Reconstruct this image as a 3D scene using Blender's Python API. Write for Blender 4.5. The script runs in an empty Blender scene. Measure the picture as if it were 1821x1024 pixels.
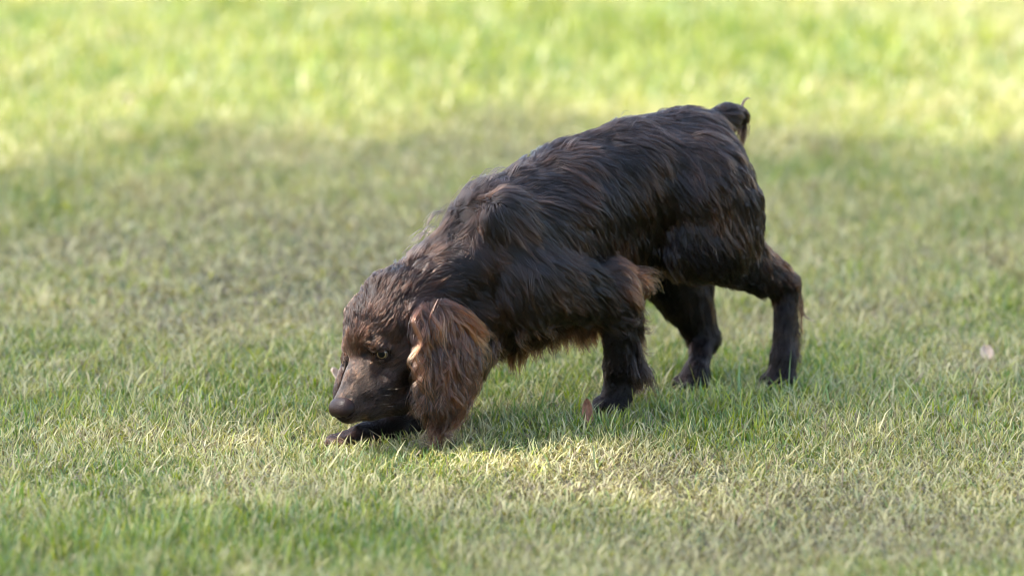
import bpy, math, random
import numpy as np
from mathutils import Vector, Matrix, kdtree

rng = np.random.default_rng(7)
random.seed(7)
scene = bpy.context.scene
COL = scene.collection
R = math.radians

# ------------------------------------------------------------------ camera
DIST, PITCH0 = 8.0, R(12.62)            # metres from lens to the lawn beside the dog, angle of that sight line
PITCH = R(11.5)
CAMLOC = np.array([-0.0745, -DIST * math.cos(PITCH0), DIST * math.sin(PITCH0)])
cam_d = bpy.data.cameras.new('camera')
cam = bpy.data.objects.new('camera', cam_d)
COL.objects.link(cam)
scene.camera = cam
cam.location = CAMLOC.tolist()
cam.rotation_euler = (math.pi / 2 - PITCH, 0, 0)
cam_d.sensor_width = 36.0
cam_d.lens = 36.0 * 1200.0 * DIST / 1821.0
cam_d.clip_start = 0.1
cam_d.clip_end = 2000
cam_d.dof.use_dof = True
cam_d.dof.focus_distance = 7.66
cam_d.dof.aperture_fstop = 2.5
cam_d.dof.aperture_blades = 0

# ------------------------------------------------------------------ sky and sun
SUN_EL, SUN_AZ = R(55), R(272)           # azimuth clockwise from +Y (away from the lens): high on the left
SUN_DIR = np.array([math.sin(SUN_AZ) * math.cos(SUN_EL), math.cos(SUN_AZ) * math.cos(SUN_EL), math.sin(SUN_EL)])
world = bpy.data.worlds.new('World')
scene.world = world
world.use_nodes = True
nt = world.node_tree
bg = nt.nodes['Background']
sky = nt.nodes.new('ShaderNodeTexSky')
sky.sky_type = 'NISHITA'
sky.sun_disc = False
sky.sun_elevation = SUN_EL
sky.sun_rotation = SUN_AZ
sky.air_density = 1.0
sky.dust_density = 2.5
sky.ozone_density = 1.0
nt.links.new(sky.outputs[0], bg.inputs[0])
bg.inputs[1].default_value = 0.15
sun_d = bpy.data.lights.new('sun', 'SUN')
sun_d.energy = 4.0
sun_d.angle = R(0.55)
sun_d.color = (1.0, 0.96, 0.89)
sun = bpy.data.objects.new('sun', sun_d)
COL.objects.link(sun)
sun.location = (SUN_DIR * 30).tolist()
sun.rotation_euler = Vector(SUN_DIR.tolist()).to_track_quat('Z', 'Y').to_euler()

vs = scene.view_settings
vs.view_transform = 'Standard'
vs.look = 'None'
vs.exposure = 2.4
vs.gamma = 1.0
vs.use_curve_mapping = False
scene.cycles.use_denoising = True
scene.cycles.filter_width = 1.0
scene.cycles.max_bounces = 8
scene.cycles.transparent_max_bounces = 8
scene.cycles.caustics_reflective = False
scene.cycles.caustics_refractive = False
try:
    scene.cycles_curves.shape = 'RIBBONS'
except Exception:
    pass

# ------------------------------------------------------------------ helpers
FPX = 1200.0 * DIST
cp, sp = math.cos(PITCH), math.sin(PITCH)
RIGHT = np.array([1.0, 0, 0]); FWD = np.array([0, cp, -sp]); UP = np.array([0, sp, cp])

def ray(px, py):
    d = FWD + RIGHT * (px - 910.5) / FPX - UP * (py - 512) / FPX
    return d / np.linalg.norm(d)

def ground_at(px, py, z=0.0):
    d = ray(px, py)
    return CAMLOC + d * ((z - CAMLOC[2]) / d[2])

def unit(v):
    v = np.asarray(v, float)
    return v / (np.linalg.norm(v) + 1e-12)

def mat(name):
    m = bpy.data.materials.new(name)
    m.use_nodes = True
    n = m.node_tree.nodes
    return m, n, m.node_tree.links, n['Principled BSDF']

def mesh_obj(name, verts, faces, material, parent=None, smooth=True, label=None, cat=None, group=None, kind=None):
    me = bpy.data.meshes.new(name)
    me.from_pydata([tuple(map(float, v)) for v in verts], [], [tuple(map(int, f)) for f in faces])
    me.validate()
    o = bpy.data.objects.new(name, me)
    COL.objects.link(o)
    if material: me.materials.append(material)
    if smooth: me.polygons.foreach_set('use_smooth', [True] * len(me.polygons))
    if parent: o.parent = parent
    if label: o['label'] = label
    if cat: o['category'] = cat
    if group: o['group'] = group
    if kind: o['kind'] = kind
    return o

class Waves:
    """Cheap smooth noise: a sum of sines of random direction."""
    def __init__(s, seed, wl, n=14, dim=3, spread=1.8):
        r = np.random.default_rng(seed)
        k = r.normal(size=(n, dim)); k /= np.linalg.norm(k, axis=1, keepdims=True)
        w = wl * np.exp(r.uniform(-math.log(spread), math.log(spread), n))
        s.k = k * (2 * math.pi / w)[:, None]; s.ph = r.uniform(0, 6.28, n); s.a = math.sqrt(2.0 / n)
    def __call__(s, p):
        return np.sin(p @ s.k.T + s.ph).sum(1) * s.a          # about unit variance

# ------------------------------------------------------------------ lawn soil
gm, gn, gl, gb = mat('soil and thatch')
tc = gn.new('ShaderNodeTexCoord')
n1 = gn.new('ShaderNodeTexNoise'); n1.inputs['Scale'].default_value = 60; n1.inputs['Detail'].default_value = 6
n2 = gn.new('ShaderNodeTexNoise'); n2.inputs['Scale'].default_value = 1.3; n2.inputs['Detail'].default_value = 3
r1 = gn.new('ShaderNodeValToRGB')
r1.color_ramp.elements[0].position = 0.35; r1.color_ramp.elements[0].color = (0.035, 0.035, 0.015, 1)
r1.color_ramp.elements[1].position = 0.72; r1.color_ramp.elements[1].color = (0.11, 0.095, 0.05, 1)
r2 = gn.new('ShaderNodeValToRGB')
r2.color_ramp.elements[0].position = 0.4; r2.color_ramp.elements[0].color = (0.6, 1.0, 0.5, 1)
r2.color_ramp.elements[1].position = 0.65; r2.color_ramp.elements[1].color = (1.0, 0.9, 0.8, 1)
mx = gn.new('ShaderNodeMix'); mx.data_type = 'RGBA'; mx.blend_type = 'MULTIPLY'; mx.inputs[0].default_value = 1
gl.new(tc.outputs['Object'], n1.inputs['Vector']); gl.new(tc.outputs['Object'], n2.inputs['Vector'])
gl.new(n1.outputs['Fac'], r1.inputs[0]); gl.new(n2.outputs['Fac'], r2.inputs[0])
gl.new(r1.outputs[0], mx.inputs[6]); gl.new(r2.outputs[0], mx.inputs[7]); gl.new(mx.outputs[2], gb.inputs['Base Color'])
gb.inputs['Roughness'].default_value = 0.95
bp = gn.new('ShaderNodeBump'); bp.inputs['Strength'].default_value = 0.6; bp.inputs['Distance'].default_value = 0.01
gl.new(n1.outputs['Fac'], bp.inputs['Height']); gl.new(bp.outputs[0], gb.inputs['Normal'])
S = 600
mesh_obj('ground', [(-S, -S, 0), (S, -S, 0), (S, S, 0), (-S, S, 0)], [(0, 1, 2, 3)], gm, kind='structure')

# ------------------------------------------------------------------ the dog, as a blended solid
THETA = R(40)
HEAD_DIR = np.array([-math.cos(THETA), -math.sin(THETA), 0])
LEFT = np.array([math.sin(THETA), -math.cos(THETA), 0])
ZUP = np.array([0, 0, 1.0])
L0 = 0.11

def T(px, py, lat=0.0):
    """Point on the dog's lengthwise plane that lies lat metres towards its left side."""
    d = ray(px, py)
    return CAMLOC + d * ((L0 + lat - CAMLOC @ LEFT) / (d @ LEFT))

# head frame
ha, hp, hr = R(40), R(45), R(11)
HF = np.array([-math.cos(hp) * math.sin(ha), -math.cos(hp) * math.cos(ha), -math.sin(hp)])
HL = np.array([math.cos(ha), -math.sin(ha), 0])
HU = np.cross(HF, HL)
HL, HU = HL * math.cos(hr) + HU * math.sin(hr), HU * math.cos(hr) - HL * math.sin(hr)
HEYE = T(649, 628, 0.0)
def H(f, l, u):
    return HEYE + HF * f + HL * l + HU * u

BACK = -HEAD_DIR
DOWN = -ZUP
class Prim: pass
prims = []
def cone(a, b, ra, rb, k, flow, ln, squash=1.0, axis=None, region='body', feather=None, flat=1.0, tip=None, lift=0.35, wave=0.3):
    p = Prim()
    p.a, p.b, p.ra, p.rb, p.k = np.asarray(a, float), np.asarray(b, float), ra, rb, k
    p.flow, p.len, p.squash, p.axis, p.region = unit(flow), ln, squash, axis, region
    p.feather, p.flat, p.tip, p.lift, p.wave = feather, flat, tip, lift, wave
    prims.append(p)
    return p

def prim_dist(p, X):
    """Distance from points X (N,3) to a tapered capsule, squashed along its axis if it has one."""
    a, b = p.a, p.b
    if p.axis is not None and p.squash != 1.0:
        s = (1.0 / p.squash - 1.0)
        c = (X - a) @ p.axis
        # squash about the line a-b
        ab = b - a
        ca = ab @ p.axis
        t0 = np.clip(((X - a) @ ab) / (ab @ ab + 1e-12), 0, 1)
        off = c - t0 * ca
        X = X + (off * s)[:, None] * p.axis
    ab = b - a
    t = np.clip(((X - a) @ ab) / (ab @ ab + 1e-12), 0, 1)
    q = X - a - t[:, None] * ab
    d = np.sqrt((q * q).sum(1)) - (p.ra + (p.rb - p.ra) * t)
    return d

side_flow = lambda f, d: HEAD_DIR * 0 + BACK * f + DOWN * d
RED = (0.20, 0.080, 0.037)
RED2 = (0.46, 0.155, 0.062)
BRN = (0.056, 0.0230, 0.0115)
DRK = (0.017, 0.0090, 0.0062)
LAT = LEFT
# trunk
cone(T(1220, 298), T(1120, 316), .085, .074, .02, side_flow(.8, .75), .046, .86, LAT, 'body', tip=BRN)
cone(T(1120, 316), T(1020, 380), .074, .091, .03, side_flow(.7, .9), .055, .82, LAT, 'body', tip=BRN)
cone(T(1020, 380), T(915, 446), .091, .094, .03, side_flow(.7, .8), .058, .82, LAT, 'body', tip=BRN, wave=.5)
cone(T(915, 446), T(868, 492), .094, .072, .03, side_flow(.6, .9), .058, .85, LAT, 'body', tip=BRN, wave=.5)
cone(T(1015, 336), T(888, 398), .050, .049, .04, side_flow(.9, .5), .046, 1, None, 'body', tip=BRN, wave=.6)
cone(T(1175, 385), T(1030, 482), .042, .060, .03, side_flow(.5, .9), .055, .9, LAT, 'body', feather=(DOWN * .9 + BACK * .5, .05, DOWN, .3), tip=BRN)
cone(T(1010, 488), T(890, 545), .056, .051, .03, side_flow(.55, .9), .045, .9, LAT, 'chest', feather=(DOWN * 1 + BACK * .35, .055, DOWN, .2), tip=(.08, .036, .02), wave=.6)
# neck
cone(T(866, 436), T(742, 548), .069, .049, .035, side_flow(.85, .7) + ZUP * .35, .044, .92, LAT, 'neck', tip=BRN, wave=.7)
cone(T(868, 520), T(780, 610), .055, .045, .03, side_flow(.5, .9), .045, 1, None, 'chest', feather=(DOWN, .05, DOWN, .2), tip=BRN, wave=.6)
# tail stump
cone(T(1258, 232), T(1294, 206), .024, .018, .014, BACK * .8 + ZUP * .1, .022, region='tail', tip=BRN, flat=.8)
cone(T(1292, 207), T(1312, 201), .018, .013, .008, DOWN * .8 + BACK * .5, .040, region='tail', tip=BRN, flat=.1, lift=.15, wave=.6)
# hindquarters
for s, pts in ((1, dict(hip=(1253, 325), mid=(1278, 410), stifle=(1222, 452), hock=(1397, 508), fet=(1392, 636), paw=(1387, 670), toe=(1376, 679))),
               (-1, dict(hip=(1225, 300), mid=(1222, 400), stifle=(1180, 470), hock=(1253, 602), fet=(1238, 660), paw=(1232, 676), toe=(1222, 683)))):
    la = s * .050
    lh, lf = (.060, .074) if s == 1 else (-.030, .002)
    hip, mid, sti = T(*pts['hip'], la), T(*pts['mid'], la * 1.05), T(*pts['stifle'], la * .95)
    hk, ft, pw, toe = T(*pts['hock'], lh), T(*pts['fet'], lf), T(*pts['paw'], lf), T(*pts['toe'], lf)
    cone(hip, mid, .070, .055, .020, side_flow(.55, 1.0), .046, .85, LAT, 'thigh', tip=BRN, wave=.5)
    cone(mid, sti, .049, .034, .034, side_flow(.4, 1.0), .046, .8, LAT, 'thigh', tip=BRN, wave=.5)
    knee = mid * .45 + sti * .55
    if s == 1:
        cone(T(1292, 360, la), T(1322, 450, la), .050, .030, .03, side_flow(.35, 1.0), .042, .8, LAT, 'thigh', tip=BRN, wave=.4)
        cone(knee, hk, .052, .0185, .02, side_flow(.5, .35), .030, .8, LAT, 'shank', tip=DRK)
        cone(T(1322, 440, la), hk + ZUP * .004, .026, .014, .02, side_flow(.8, .6), .03, .8, LAT, 'shank', tip=RED2)
    else:
        cone(sti, hk, .050, .018, .02, side_flow(.3, .9), .030, .8, LAT, 'shank', tip=DRK)
        cone(mid, hk, .035, .013, .02, side_flow(.3, .9), .030, .8, LAT, 'shank', tip=DRK)
    cone(hk, ft, .0152, .0135, .012, DOWN, .016, region='foot', feather=(DOWN * .9 + BACK * .3, .055, BACK, .45), tip=DRK, wave=.9)
    cone(ft, pw, .0165, .019, .012, DOWN + HEAD_DIR * .3, .012, region='foot', feather=(DOWN * .8 + BACK * .6, .016, BACK, .4), tip=DRK)
    cone(pw, toe, .019, .014, .008, HEAD_DIR + DOWN * .4, .01, region='foot', tip=DRK)
    for j in (-1, 1):
        cone(pw + LEFT * .010 * j, toe + LEFT * .0125 * j + HEAD_DIR * (.004 if j else .01), .012, .0105, .004, HEAD_DIR + DOWN * .4, .009, region='foot', tip=DRK)
# left foreleg, swept back under the shoulder
cone(T(905, 390, .055), T(955, 500, .072), .044, .052, .014, side_flow(.7, .8), .058, .6, LAT, 'shoulder', tip=BRN, wave=.6)
elb = T(1098, 528, .074)
cone(T(955, 500, .072), elb, .054, .032, .014, side_flow(.9, .45), .056, .75, LAT, 'shoulder', feather=(BACK * 1 + DOWN * .15, .05, BACK, .55), tip=BRN, wave=.5)
car = T(1099, 652, .052); pst = T(1097, 694, .046); pad = T(1094, 714, .045)
cone(T(1095, 490, .078), T(1138, 500, .080), .024, .012, .014, BACK + ZUP * .15, .045, .7, LAT, 'shoulder', tip=RED2, flat=.2, wave=.6)
cone(elb, car, .0240, .0178, .02, DOWN, .018, region='foreleg', feather=(DOWN * .5 + BACK * .9, .070, BACK, .15), tip=DRK, wave=1.1)
cone(car, pst, .0178, .017, .012, DOWN, .013, region='foreleg', feather=(DOWN * .5 + BACK * .9, .055, BACK, .2), tip=DRK, wave=1.1)
cone(pst, pad + HEAD_DIR * .006, .017, .017, .012, DOWN + HEAD_DIR * .4, .012, region='foot', tip=DRK)
for j in (-1.4, -.5, .5, 1.4):
    cone(pad + LEFT * .008 * j, pad + LEFT * .0105 * j + HEAD_DIR * (.024 if abs(j) < 1 else .017) + DOWN * .003, .012, .010, .004, HEAD_DIR, .009, region='foot', tip=DRK)
n_body = len(prims)
# ---- head (head frame: forward, left, up)
FACE = 'face'
hb = -HF
def hc(a, b, ra, rb, k, flow, ln, **kw):
    return cone(H(*a), H(*b), ra, rb, k, flow, ln, **kw)
hc((-.052, 0, -.004), (-.085, 0, -.004), .050, .050, .03, hb * 1 + HU * .10, .034, region='skull', tip=(.045, .022, .014), lift=.5, wave=.8)
hc((-.045, .016, .002), (-.022, .013, .004), .036, .026, .02, hb * 1 + HU * .3, .018, region='skull', tip=(.06, .028, .016), lift=.5, wave=.6)
hc((-.045, -.016, .002), (-.022, -.013, .004), .036, .026, .02, hb * 1 + HU * .3, .018, region='skull', tip=(.06, .028, .016), lift=.5, wave=.6)
hc((-.02, 0, -.020), (.030, 0, -.019), .031, .0235, .02, hb * 1 + HU * .05, .009, region=FACE, tip=(.16, .078, .041), lift=.3, wave=.1)  # muzzle bridge: sunlight painted in as lighter brown tips, next piece too
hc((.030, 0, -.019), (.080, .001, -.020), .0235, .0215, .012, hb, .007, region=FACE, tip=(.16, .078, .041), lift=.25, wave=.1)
for s in (1, -1):
    hc((-.066, s * .032, -.030), (-.026, s * .027, -.036), .036, .029, .02, hb * .9 - HU * .25 + HL * s * .1, .015, region='cheek', tip=(.013, .0068, .0048), lift=.2, wave=.15)  # cheeks and muzzle sides: shade painted in as near-black tips
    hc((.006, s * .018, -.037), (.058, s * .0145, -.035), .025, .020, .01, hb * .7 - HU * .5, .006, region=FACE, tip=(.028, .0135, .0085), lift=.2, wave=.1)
    hc((-.004, s * .018, -.058), (.050, s * .012, -.050), .017, .013, .014, hb * .4 - HU * .8, .008, region=FACE, tip=(.12, .055, .03), lift=.2, wave=.15)
    hc((-.012, s * .022, .008), (-.006, s * .033, .005), .0145, .010, .008, hb * .8 + HL * s * .5 + HU * .2, .009, region='skull', tip=(.20, .08, .036), lift=.45)
hc((-.045, 0, -.060), (.040, 0, -.062), .030, .012, .012, hb - HU * .2, .009, region=FACE, tip=(.07, .035, .02))
for s in (1, -1):
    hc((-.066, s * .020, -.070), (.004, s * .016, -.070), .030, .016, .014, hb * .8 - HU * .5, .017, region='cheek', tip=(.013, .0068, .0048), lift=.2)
for s in (1, -1):
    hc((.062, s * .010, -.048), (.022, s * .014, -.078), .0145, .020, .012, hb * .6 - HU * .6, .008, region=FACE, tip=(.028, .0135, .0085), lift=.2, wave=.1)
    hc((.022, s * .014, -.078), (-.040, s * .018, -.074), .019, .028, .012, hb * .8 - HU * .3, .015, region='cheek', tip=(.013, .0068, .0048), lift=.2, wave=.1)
n_head = len(prims)
# ---- ears: flat hanging leathers
EAX = unit(HL + HF * .15)
def E(px, py, off=0.0):
    """Point on the hanging sheet of the left ear."""
    o = H(-.070, .060, 0) + EAX * off
    d = ray(px, py)
    return CAMLOC + d * (((o - CAMLOC) @ EAX) / (d @ EAX))
def ear(s):
    if s == 1:
        a, b, c, d_ = E(742, 566, -.004), E(776, 600, .006), E(797, 645, .012), E(784, 694, .012)
        cone(a, b, .020, .034, .010, RIGHT * .85 + DOWN * .45, .050, .34, EAX, 'ear', flat=.4, tip=(.17, .062, .03), lift=.35, wave=.9)  # ear under-fur kept darker, painting shaded gaps between the lighter locks
        cone(b, c, .034, .048, .010, RIGHT * .45 + DOWN * .9, .055, .30, EAX, 'ear', flat=.3, tip=(.14, .052, .025), lift=.35, wave=1.2)
        cone(c, d_, .048, .034, .010, DOWN * 1 - RIGHT * .05, .058, .30, EAX, 'ear', flat=.2, tip=(.13, .05, .024), lift=.35, wave=1.3)
    else:
        root = H(-.062, -.050, -.004)
        drop = root + DOWN * .075 - HL * .004 + HF * .040
        cone(root, drop, .020, .030, .010, DOWN, .03, .32, unit(-HL + HF * .2), 'far_ear', flat=.3, tip=RED, lift=.3, wave=.8)
ear(1); ear(-1)
n_ear = len(prims)
# ---- right foreleg, stretched forward along the ground below the chin
rs, re, rc, rp, rt = T(880, 520, -.055), T(800, 695, -.05), T(700, 757, -.047), T(640, 777, -.046), T(594, 788, -.046)
cone(rs, re, .052, .032, .006, DOWN * .7 + BACK * .3, .03, .8, LAT, 'shoulder', tip=BRN)
cone(re, rc, .030, .022, .006, rc - re, .016, region='foreleg', feather=(DOWN * .8 + BACK * .5, .03, DOWN, .2), tip=BRN)
cone(rc, rp, .021, .017, .010, rp - rc, .014, region='foreleg', feather=(DOWN * .8 + BACK * .5, .02, DOWN, .2), tip=BRN)
for j in (-1.4, -.5, .5, 1.4):
    cone(rp + LEFT * .007 * j, rt + LEFT * .010 * j + BACK * (.0 if abs(j) < 1 else .008), .010, .008, .006, rt - rp, .012, region='foot', tip=(.09, .042, .024))

# eye positions
EYES = []
for s in (1, -1):
    EYES.append((H(-.0075, s * .0280, -.0055), unit(HF * .72 + HL * s * .55 + HU * .36)))
ER = .0124

# ---- distance grid
GH = 0.0032
lo = np.min([np.minimum(p.a - p.ra, p.b - p.rb) for p in prims], axis=0) - .05
hi = np.max([np.maximum(p.a + p.ra, p.b + p.rb) for p in prims], axis=0) + .05
NG = np.ceil((hi - lo) / GH).astype(int) + 1
BIG = 0.08
vol = np.full(NG, BIG, np.float32)
gx = [lo[i] + GH * np.arange(NG[i]) for i in range(3)]

def smin(a, b, k):
    h = np.maximum(k - np.abs(a - b), 0) / k
    return np.minimum(a, b) - h * h * k * .25

def apply_prim(p):
    m = .06
    mn = np.minimum(p.a - p.ra, p.b - p.rb) - m
    mxx = np.maximum(p.a + p.ra, p.b + p.rb) + m
    i0 = np.maximum(((mn - lo) / GH).astype(int), 0)
    i1 = np.minimum(((mxx - lo) / GH).astype(int) + 2, NG)
    sl = tuple(slice(i0[i], i1[i]) for i in range(3))
    g = np.stack(np.meshgrid(gx[0][sl[0]], gx[1][sl[1]], gx[2][sl[2]], indexing='ij'), -1).reshape(-1, 3)
    d = prim_dist(p, g).astype(np.float32).reshape(vol[sl].shape)
    vol[sl] = smin(vol[sl], d, p.k)

for p in prims: apply_prim(p)

# slack folds of skin and fur masses over trunk and neck
near = np.argwhere(np.abs(vol) < .02)
NX = lo + near * GH
LW, LW2 = Waves(61, .10), Waves(62, .05)
amp = np.clip((np.linalg.norm(NX - H(0, 0, -.02), axis=1) - .11) / .05, 0, 1) * np.clip((NX[:, 2] - .16) / .08, 0.1, 1)
vol[tuple(near.T)] += ((LW(NX) * .0028 + LW2(NX) * .0008) * amp).astype(np.float32)

# hollows of the face: inner corners of the eyes, below the eyes, behind the nose
def dent(c, r, k):
    i0 = np.maximum(((c - r - .02 - lo) / GH).astype(int), 0); i1 = i0 + int((2 * r + .04) / GH)
    sl = tuple(slice(i0[i], i1[i]) for i in range(3))
    X = np.stack(np.meshgrid(gx[0][sl[0]], gx[1][sl[1]], gx[2][sl[2]], indexing='ij'), -1)
    d = (np.linalg.norm(X - c, axis=-1) - r).astype(np.float32)
    vol[sl] = -smin(-vol[sl], d, k)
for s in (1, -1):
    if s == 1: dent(H(.010, s * .019, .010), .0095, .008)
    dent(H(.016, s * .042, -.014), .016, .012)
    dent(H(.066, s * .033, -.024), .0105, .008)

# eyelids: a ball proud of the face with an almond opening
def carve_eye(c, g, s):
    i0 = np.maximum(((c - .035 - lo) / GH).astype(int), 0); i1 = i0 + int(.07 / GH)
    sl = tuple(slice(i0[i], i1[i]) for i in range(3))
    X = np.stack(np.meshgrid(gx[0][sl[0]], gx[1][sl[1]], gx[2][sl[2]], indexing='ij'), -1).reshape(-1, 3)
    v = vol[sl].reshape(-1)
    r = np.linalg.norm(X - c, axis=1)
    v = smin(v, r - (ER + .0026), .006)
    w = unit(np.cross(ZUP, g)); u = np.cross(g, w)
    w, u = w * math.cos(.2) + u * math.sin(.2) * s, u * math.cos(.2) - w * math.sin(.2) * s
    q = X - (c + g * ER)
    e = np.sqrt(((q @ w) / .0124) ** 2 + ((q @ u + .0008) / .0086) ** 2 + ((q @ g) / .016) ** 2)
    cut = (e - 1) * .0074
    v = np.maximum(v, -cut)
    vol[sl] = v.reshape(vol[sl].shape)
for (c, g), s in zip(EYES, (1, -1)): carve_eye(c, g, s)

def carve_mouth(s):
    """The lip line: a shallow dark groove that runs back from under the nose."""
    cs = []
    way = [(.080, .004, -.043), (.066, .018, -.050), (.046, .024, -.060), (.022, .028, -.068), (.000, .030, -.068)]
    for (a, b) in zip(way[:-1], way[1:]):
        for t in np.linspace(0, 1, 9):
            f, l, u = (np.array(a) * (1 - t) + np.array(b) * t)
            lat = np.arange(.0, .06, .001)
            P = np.array([H(f, s * q, u) for q in lat])
            d = vol[tuple(((P - lo) / GH + .5).astype(int).T)]
            io = np.where(d < 0)[0]
            if len(io): cs.append(P[io[-1]])
    return np.array(cs)
MOUTH = np.concatenate([carve_mouth(1), carve_mouth(-1)])
for c in MOUTH:
    i0 = ((c - lo) / GH).astype(int) - 2
    sl = tuple(slice(i, i + 6) for i in i0)
    X = np.stack(np.meshgrid(gx[0][sl[0]], gx[1][sl[1]], gx[2][sl[2]], indexing='ij'), -1)
    vol[sl] = np.maximum(vol[sl], (.0030 - np.linalg.norm(X - c, axis=-1)).astype(np.float32))

def surface_nets(v, origin, h):
    n = np.array(v.shape) - 1
    ins = v < 0
    corners = [(i, j, k) for i in (0, 1) for j in (0, 1) for k in (0, 1)]
    cnt = np.zeros(n, np.int8)
    for (i, j, k) in corners: cnt += ins[i:i + n[0], j:j + n[1], k:k + n[2]]
    act = np.argwhere((cnt > 0) & (cnt < 8))
    idx = -np.ones(n, np.int64); idx[tuple(act.T)] = np.arange(len(act))
    acc = np.zeros((len(act), 3)); w = np.zeros(len(act))
    for a in corners:
        for ax in range(3):
            if a[ax]: continue
            b = list(a); b[ax] = 1
            va = v[tuple((act + a).T)]; vb = v[tuple((act + b).T)]
            m = (va < 0) != (vb < 0)
            t = np.where(m, va / np.where(m, va - vb, 1), 0)
            pos = np.array(a, float) + np.zeros((len(act), 3)); pos[:, ax] += t
            acc += pos * m[:, None]; w += m
    P = origin + h * (act + acc / w[:, None])
    quads = []
    for ax in range(3):
        b, c = (ax + 1) % 3, (ax + 2) % 3
        s0 = [slice(None)] * 3; s1 = [slice(None)] * 3
        s0[ax] = slice(0, -1); s1[ax] = slice(1, None)
        A, B = ins[tuple(s0)], ins[tuple(s1)]
        e = np.argwhere(A != B)
        e = e[(e[:, b] > 0) & (e[:, c] > 0) & (e[:, b] < n[b]) & (e[:, c] < n[c])]
        flip = A[tuple(e.T)]
        def cell(db, dc):
            q = e.copy(); q[:, b] -= db; q[:, c] -= dc
            return idx[tuple(q.T)]
        q = np.stack([cell(1, 1), cell(0, 1), cell(0, 0), cell(1, 0)], 1)
        q[~flip] = q[~flip][:, ::-1]
        quads.append(q)
    return P, np.concatenate(quads)

def sample(v, X, origin, h):
    q = (X - origin) / h
    i = np.clip(np.floor(q).astype(int), 0, np.array(v.shape) - 2)
    f = np.clip(q - i, 0, 1)
    out = 0
    for a in (0, 1):
        for b in (0, 1):
            for c in (0, 1):
                w = (f[:, 0] if a else 1 - f[:, 0]) * (f[:, 1] if b else 1 - f[:, 1]) * (f[:, 2] if c else 1 - f[:, 2])
                out = out + w * v[i[:, 0] + a, i[:, 1] + b, i[:, 2] + c]
    return out
def sdf(X): return sample(vol, X, lo, GH)
def sdfg(X, e=.004):
    g = np.stack([sdf(X + np.eye(3)[i] * e) - sdf(X - np.eye(3)[i] * e) for i in range(3)], 1)
    return g / (np.linalg.norm(g, axis=1, keepdims=True) + 1e-9)

BV, BF = surface_nets(vol, lo, GH)
for _ in range(2):
    BV = BV - sdfg(BV, .003) * np.clip(sdf(BV), -.002, .002)[:, None]

# ---- dog materials
bm_, bn, bl, bb = mat('dark liver skin and undercoat')
no = bn.new('ShaderNodeTexNoise'); no.inputs['Scale'].default_value = 90; no.inputs['Detail'].default_value = 4
cr = bn.new('ShaderNodeValToRGB')
cr.color_ramp.elements[0].position = .3; cr.color_ramp.elements[0].color = (.006, .0035, .0026, 1)
cr.color_ramp.elements[1].position = .8; cr.color_ramp.elements[1].color = (.016, .009, .0065, 1)
tco = bn.new('ShaderNodeTexCoord')
bl.new(tco.outputs['Object'], no.inputs['Vector']); bl.new(no.outputs['Fac'], cr.inputs[0]); bl.new(cr.outputs[0], bb.inputs['Base Color'])
bb.inputs['Roughness'].default_value = .85
bb.inputs['Specular IOR Level'].default_value = .12

hm = bpy.data.materials.new('liver brown hair'); hm.use_nodes = True
hn, hl_ = hm.node_tree.nodes, hm.node_tree.links
hn.remove(hn['Principled BSDF'])
ph = hn.new('ShaderNodeBsdfHairPrincipled')
ph.parametrization = 'COLOR'
at = hn.new('ShaderNodeAttribute'); at.attribute_name = 'tint'
hl_.new(at.outputs['Color'], ph.inputs['Color'])
ph.inputs['Roughness'].default_value = .22
ph.inputs['IOR'].default_value = 1.41
ph.inputs['Radial Roughness'].default_value = .5
ph.inputs['Coat'].default_value = 0.0
ph.inputs['Random Roughness'].default_value = .2
hl_.new(ph.outputs[0], hn['Material Output'].inputs['Surface'])

hm_short = hm.copy(); hm_short.name = 'short dark hair'
for nd in hm_short.node_tree.nodes:
    if nd.type == 'BSDF_HAIR_PRINCIPLED':
        nd.inputs['IOR'].default_value = 1.27; nd.inputs['Roughness'].default_value = .3

dog = bpy.data.objects.new('dog', None)
COL.objects.link(dog)
DOGBASE = ground_at(1000, 720)
dog.location = DOGBASE.tolist()
dog['label'] = 'dark brown spaniel stalking low through the grass with its nose near the ground'
dog['category'] = 'dog'
def dog_part(o):
    o.parent = dog
    o.matrix_parent_inverse = Matrix.Translation((-DOGBASE).tolist())
    return o
body = dog_part(mesh_obj('body', BV, BF, bm_))

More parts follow.
